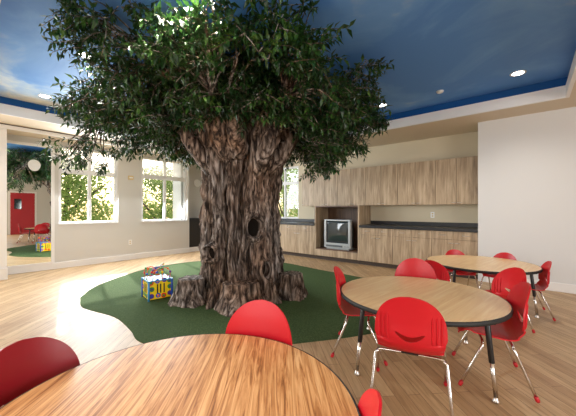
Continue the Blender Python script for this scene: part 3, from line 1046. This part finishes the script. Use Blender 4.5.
# ribs on the outer face of the back
bm = bmesh.new(); bm.from_mesh(shell_me)
ids = [i for i, p in enumerate(path) if 0.425 < p.z < 0.615]
for s in (-1, 1):
    for yy in (0.125, 0.150, 0.175):
        for_pts = []
        for i in ids[::2]:
            v_ = s * yy / halfw(i)
            for_pts.append(surf(i, v_) + Vector((-0.0055, 0, 0)))
        tube(bm, for_pts, [0.002] + [0.0062] * (len(for_pts) - 2) + [0.002], 6)
for f_ in bm.faces: f_.smooth = True
bm.to_mesh(shell_me); bm.free()
shell_me.name = 'seat_shell'

def make_chair():
    r = thing('chair', 'x', 'chair', (0, 0, 0), 0, 'red moulded chairs')
    o = bpy.data.objects.new('seat_shell', shell_me); C.objects.link(o); o.parent = r
    es = o.modifiers.new('split', 'EDGE_SPLIT'); es.split_angle = math.radians(50)
    # cross bars under the seat
    for nm, x in (('front', 0.075), ('rear', -0.095)):
        bm = bmesh.new()
        pts = [(x, -0.196, 0.313), (x, -0.168, 0.325), (x, -0.06, 0.327), (x, 0, 0.327), (x, 0.06, 0.327), (x, 0.168, 0.325), (x, 0.196, 0.313)]
        tube(bm, smooth_path(pts, 4), 0.0095, 10)
        obj('cross_bar', bm, 'chrome', r, True)
    bm = bmesh.new(); box(bm, -0.11, 0.10, -0.05, 0.05, 0.3275, 0.334)
    obj('mounting_plate', bm, 'black', r)
    for sx_ in (-1, 1):
        for sy in (-1, 1):
            xt = 0.075 if sx_ > 0 else -0.095
            xf = 0.215 if sx_ > 0 else -0.215
            top_p = Vector((xt, sy * 0.190, 0.318))
            foot = Vector((xf, sy * 0.228, 0.012))
            kn = top_p + Vector((0.006 * sx_, sy * 0.018, -0.022))
            bm = bmesh.new()
            tube(bm, [top_p, top_p.lerp(kn, .6), kn] + [kn.lerp(foot, t) for t in (0.12, .5, 1)], 0.0095, 10)
            l = obj('leg', bm, 'chrome', r, True)
            bm = bmesh.new()
            d = (foot - kn).normalized()
            tube(bm, [foot - d * 0.028, foot - d * 0.026, foot - d * 0.005, foot + d * 0.006], [0.0105, 0.0125, 0.0135, 0.011], 12)
            q = obj('foot_cap', bm, 'red_cap', l, True); q['label'] = 'red rubber foot cap'
    return r

N_, M_, F_ = Vector((-0.906, 0.50)), Vector((-0.70, 2.47)), Vector((-0.50, 4.44))
proto = None
def put(backxy, face, label, sc=0.97):
    """backxy: where the top of the backrest is; face: where the sitter looks"""
    global proto
    b = Vector(backxy); d = (Vector(face) - b).normalized()
    c = b + d * 0.215 * sc
    if proto is None:
        proto = make_chair(); r = proto
    else:
        r = copy_tree(proto)
    r.location = (c.x, c.y, 0.0042)
    r.rotation_euler = (0, 0, math.atan2(d.y, d.x))
    r.scale = (sc, sc, sc)
    r['label'] = label
    return r
c1 = put((-1.57, 0.20), N_ + Vector((0.0, -0.1)), 'red chair with darker red shell at the left edge, left of the foreground table', 0.93)
put((-1.13, 1.125), N_ , 'red chair behind the foreground table, in front of the tree')
put((-0.335, 0.79), (-1.235, 0.38), 'red chair at the right of the foreground table, only its backrest tip showing', 0.91)
put((-0.53, 1.72), M_ + Vector((-0.05, 0)), 'red chair seen from behind with smile-shaped slot, nearest at the middle table')
put((-1.31, 2.22), M_, 'red chair at left side of the middle table, beside the turf')
put((-0.91, 3.13), M_, 'red chair on far side of the middle table, facing the camera')
put((-0.02, 2.575), (-1.02, 2.30), 'red chair in profile at right side of the middle table')
put((-0.85, 3.52), (-0.62, 4.40), 'red chair half hidden behind the middle table, at front left of far table', 0.88)
put((-0.115, 3.52), (-0.80, 4.22), 'red chair seen from behind at front right of the far table', 0.9)
put((0.17, 4.40), (-0.63, 4.25), 'red chair in profile at right side of the far table, by the white wall', 0.86)
put((-0.88, 4.98), F_, 'red chair behind the far table, in front of the cabinets', 0.83)
put((-0.26, 5.09), F_, 'red chair behind the far table, in front of the white wall', 0.83)

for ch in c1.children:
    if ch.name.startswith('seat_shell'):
        ch.data = shell_me.copy(); ch.data.materials.clear(); ch.data.materials.append(M['dark_red'])  # this one shell gets a darker red than the other chairs

# ================================================================== ACTIVITY CUBE
r = thing('activity_cube', 'yellow toy activity cube with bead maze standing on the turf', 'toy', (-3.93, 1.88, 0.0042), math.radians(-9))
h = 0.148; H_ = 0.25
cols = ['toy_red', 'toy_blue', 'toy_green', 'toy_orange', 'toy_purple']
bm = bmesh.new(); box(bm, -h, h, -h, h, 0.015, H_)
rr = random.Random(4)
def disc(bm, axis, sgn, u, v, rad, mi, lift):
    ps = []
    for k in range(18):
        a = 2 * PI * k / 18
        x, z = u + rad * math.cos(a), v + rad * math.sin(a)
        ps.append((x, z))
    e0, e1 = h - 0.001, h + lift
    mk = (lambda p, e: (p[0], sgn * e, p[1])) if axis == 'y' else (lambda p, e: (sgn * e, p[0], p[1]))
    a_ = [bm.verts.new(mk(p, e0)) for p in ps]; b_ = [bm.verts.new(mk(p, e1)) for p in ps]
    for k in range(18):
        bm.faces.new((a_[k], a_[(k + 1) % 18], b_[(k + 1) % 18], b_[k])).material_index = mi
    bm.faces.new(b_).material_index = mi
for axis in 'xy':
    for sgn in (-1, 1):
        for (u, v) in ((-.115, .06), (-.11, .15), (-.12, .235), (-.03, .06), (.05, .255), (.12, .07), (.12, .16), (.115, .24), (-.04, .25), (.04, .05)):
            mi = 1 + rr.randrange(5)
            disc(bm, axis, sgn, u, v, 0.032, mi, 0.002)
            disc(bm, axis, sgn, u, v, 0.015, 1 + (mi + 1) % 5, 0.004)
        for u in (-0.04, 0.0, 0.045):
            e0, e1 = h - 0.001, h + 0.003
            d = (u - 0.008, u + 0.008, 0.09, 0.21)
            mi = 6
            if axis == 'y':
                box(bm, d[0], d[1], min(sgn * e0, sgn * e1), max(sgn * e0, sgn * e1), d[2], d[3], mi)
            else:
                box(bm, min(sgn * e0, sgn * e1), max(sgn * e0, sgn * e1), d[0], d[1], d[2], d[3], mi)
o = obj('body', bm, ['toy_yellow'] + cols + ['black'], r); o['label'] = 'yellow panels with coloured circles'
for sx_ in (-1, 1):
    for sy in (-1, 1):
        bm = bmesh.new(); tube(bm, [(sx_ * h, sy * h, 0), (sx_ * h, sy * h, H_ + 0.01)], 0.014, 12)
        o = obj('corner_post', bm, 'toy_blue' if sx_ * sy > 0 else 'toy_sky', r, True)
bm = bmesh.new(); box(bm, -h - 0.012, h + 0.012, -h - 0.012, h + 0.012, H_, H_ + 0.015)
t_ = obj('tray', bm, 'toy_sky', r, bevel=0.003)
for k, (ca, cb, hh) in enumerate((((-.14, -.12), (.12, .13), .14), ((-.13, .12), (.13, -.10), .18), ((-.15, 0), (.03, .05), .12), ((.02, -.13), (.15, .02), .16))):
    wm = ['toy_red', 'toy_blue', 'toy_green', 'toy_orange'][k]
    A = Vector((*ca, H_ + 0.015)); B = Vector((*cb, H_ + 0.015))
    side = Vector((-(B - A).y, (B - A).x, 0)).normalized()
    p = [A, A + Vector((0, 0, hh * .8)), A.lerp(B, .25) + side * 0.04 + Vector((0, 0, hh)), A.lerp(B, .5) - side * 0.04 + Vector((0, 0, hh * .55)), A.lerp(B, .75) + side * .03 + Vector((0, 0, hh * .95)), B + Vector((0, 0, hh * .7)), B]
    sp = smooth_path(p, 6)
    bm = bmesh.new(); tube(bm, sp, 0.004, 8)
    wr = obj('bead_wire', bm, wm, r, True)
    for j in range(6):
        q = sp[3 + j * 6 - (j % 2) * 2]
        bm = bmesh.new(); bmesh.ops.create_uvsphere(bm, u_segments=12, v_segments=8, radius=0.0165 if j % 2 else 0.014, matrix=Matrix.Translation(q))
        obj('bead', bm, ['toy_red', 'toy_green', 'toy_yellow', 'toy_blue', 'toy_orange', 'toy_purple'][(j + k) % 6], wr, True)

# ================================================================== GARDEN OUTSIDE
o = struct(bx('ground', 'hill', (-40, -8.1, -25, 35, -0.5, -0.15)))
o2 = struct(bx('ground_back', 'hill', (-8.1, 12, 6.9, 35, -0.5, -0.15))); o2.name = 'ground.001'
def garden_tree(x, y, h, rx, z0, nl, seed, label):
    rr = random.Random(seed)
    r = thing('garden_tree', label, 'tree', (x, y, -0.15), 0, 'garden trees outside the windows')
    bm = bmesh.new()
    tube(bm, smooth_path([(0, 0, 0), (0.05, 0.08, h * .3), (-0.08, 0.2, h * .6), (0.05, 0.1, h * .9)], 4), [0.09 - 0.006 * k for k in range(13)], 8)
    tube(bm, smooth_path([(0, 0.03, h * .25), (0.1, -0.5, h * .45), (0.0, -1.0, h * .62)], 4), [0.05 - 0.004 * k for k in range(9)], 6)
    tube(bm, smooth_path([(0, 0.05, h * .3), (-0.1, 0.6, h * .45), (0.1, 1.1, h * .58)], 4), [0.05 - 0.004 * k for k in range(9)], 6)
    obj('trunk', bm, 'trunk_out', r, True)
    bm = bmesh.new()
    k = 0
    while k < nl:
        p = Vector((rr.uniform(-1, 1), rr.uniform(-1, 1), rr.uniform(-1, 1)))
        if p.length > 1: continue
        q = Vector((p.x * rx * .6, p.y * rx, z0 + (h - z0) * (p.z + 1) / 2))
        if noise.noise(q * 1.1 + Vector((seed, 0, 0))) < -0.12: continue
        L = rr.uniform(.08, .16)
        leaf(bm, q, Vector((rr.uniform(-1, 1), rr.uniform(-1, 1), rr.uniform(-1, .4))), Vector((rr.uniform(-1, 1), rr.uniform(-1, 1), .6)), L, L * .5)
        k += 1
    obj('foliage', bm, 'leaf_out', r)
garden_tree(-10.6, 2.2, 3.7, 1.5, -0.1, 8000, 3, 'yellow-green tree outside the window nearest the mirrored panel')
garden_tree(-11.6, 5.6, 3.2, 1.6, -0.1, 8000, 8, 'yellow-green tree outside the window just left of the trunk')
garden_tree(-9.6, 11.0, 4.2, 1.8, 0.2, 6000, 15, 'yellow-green tree outside the back window behind the tree')
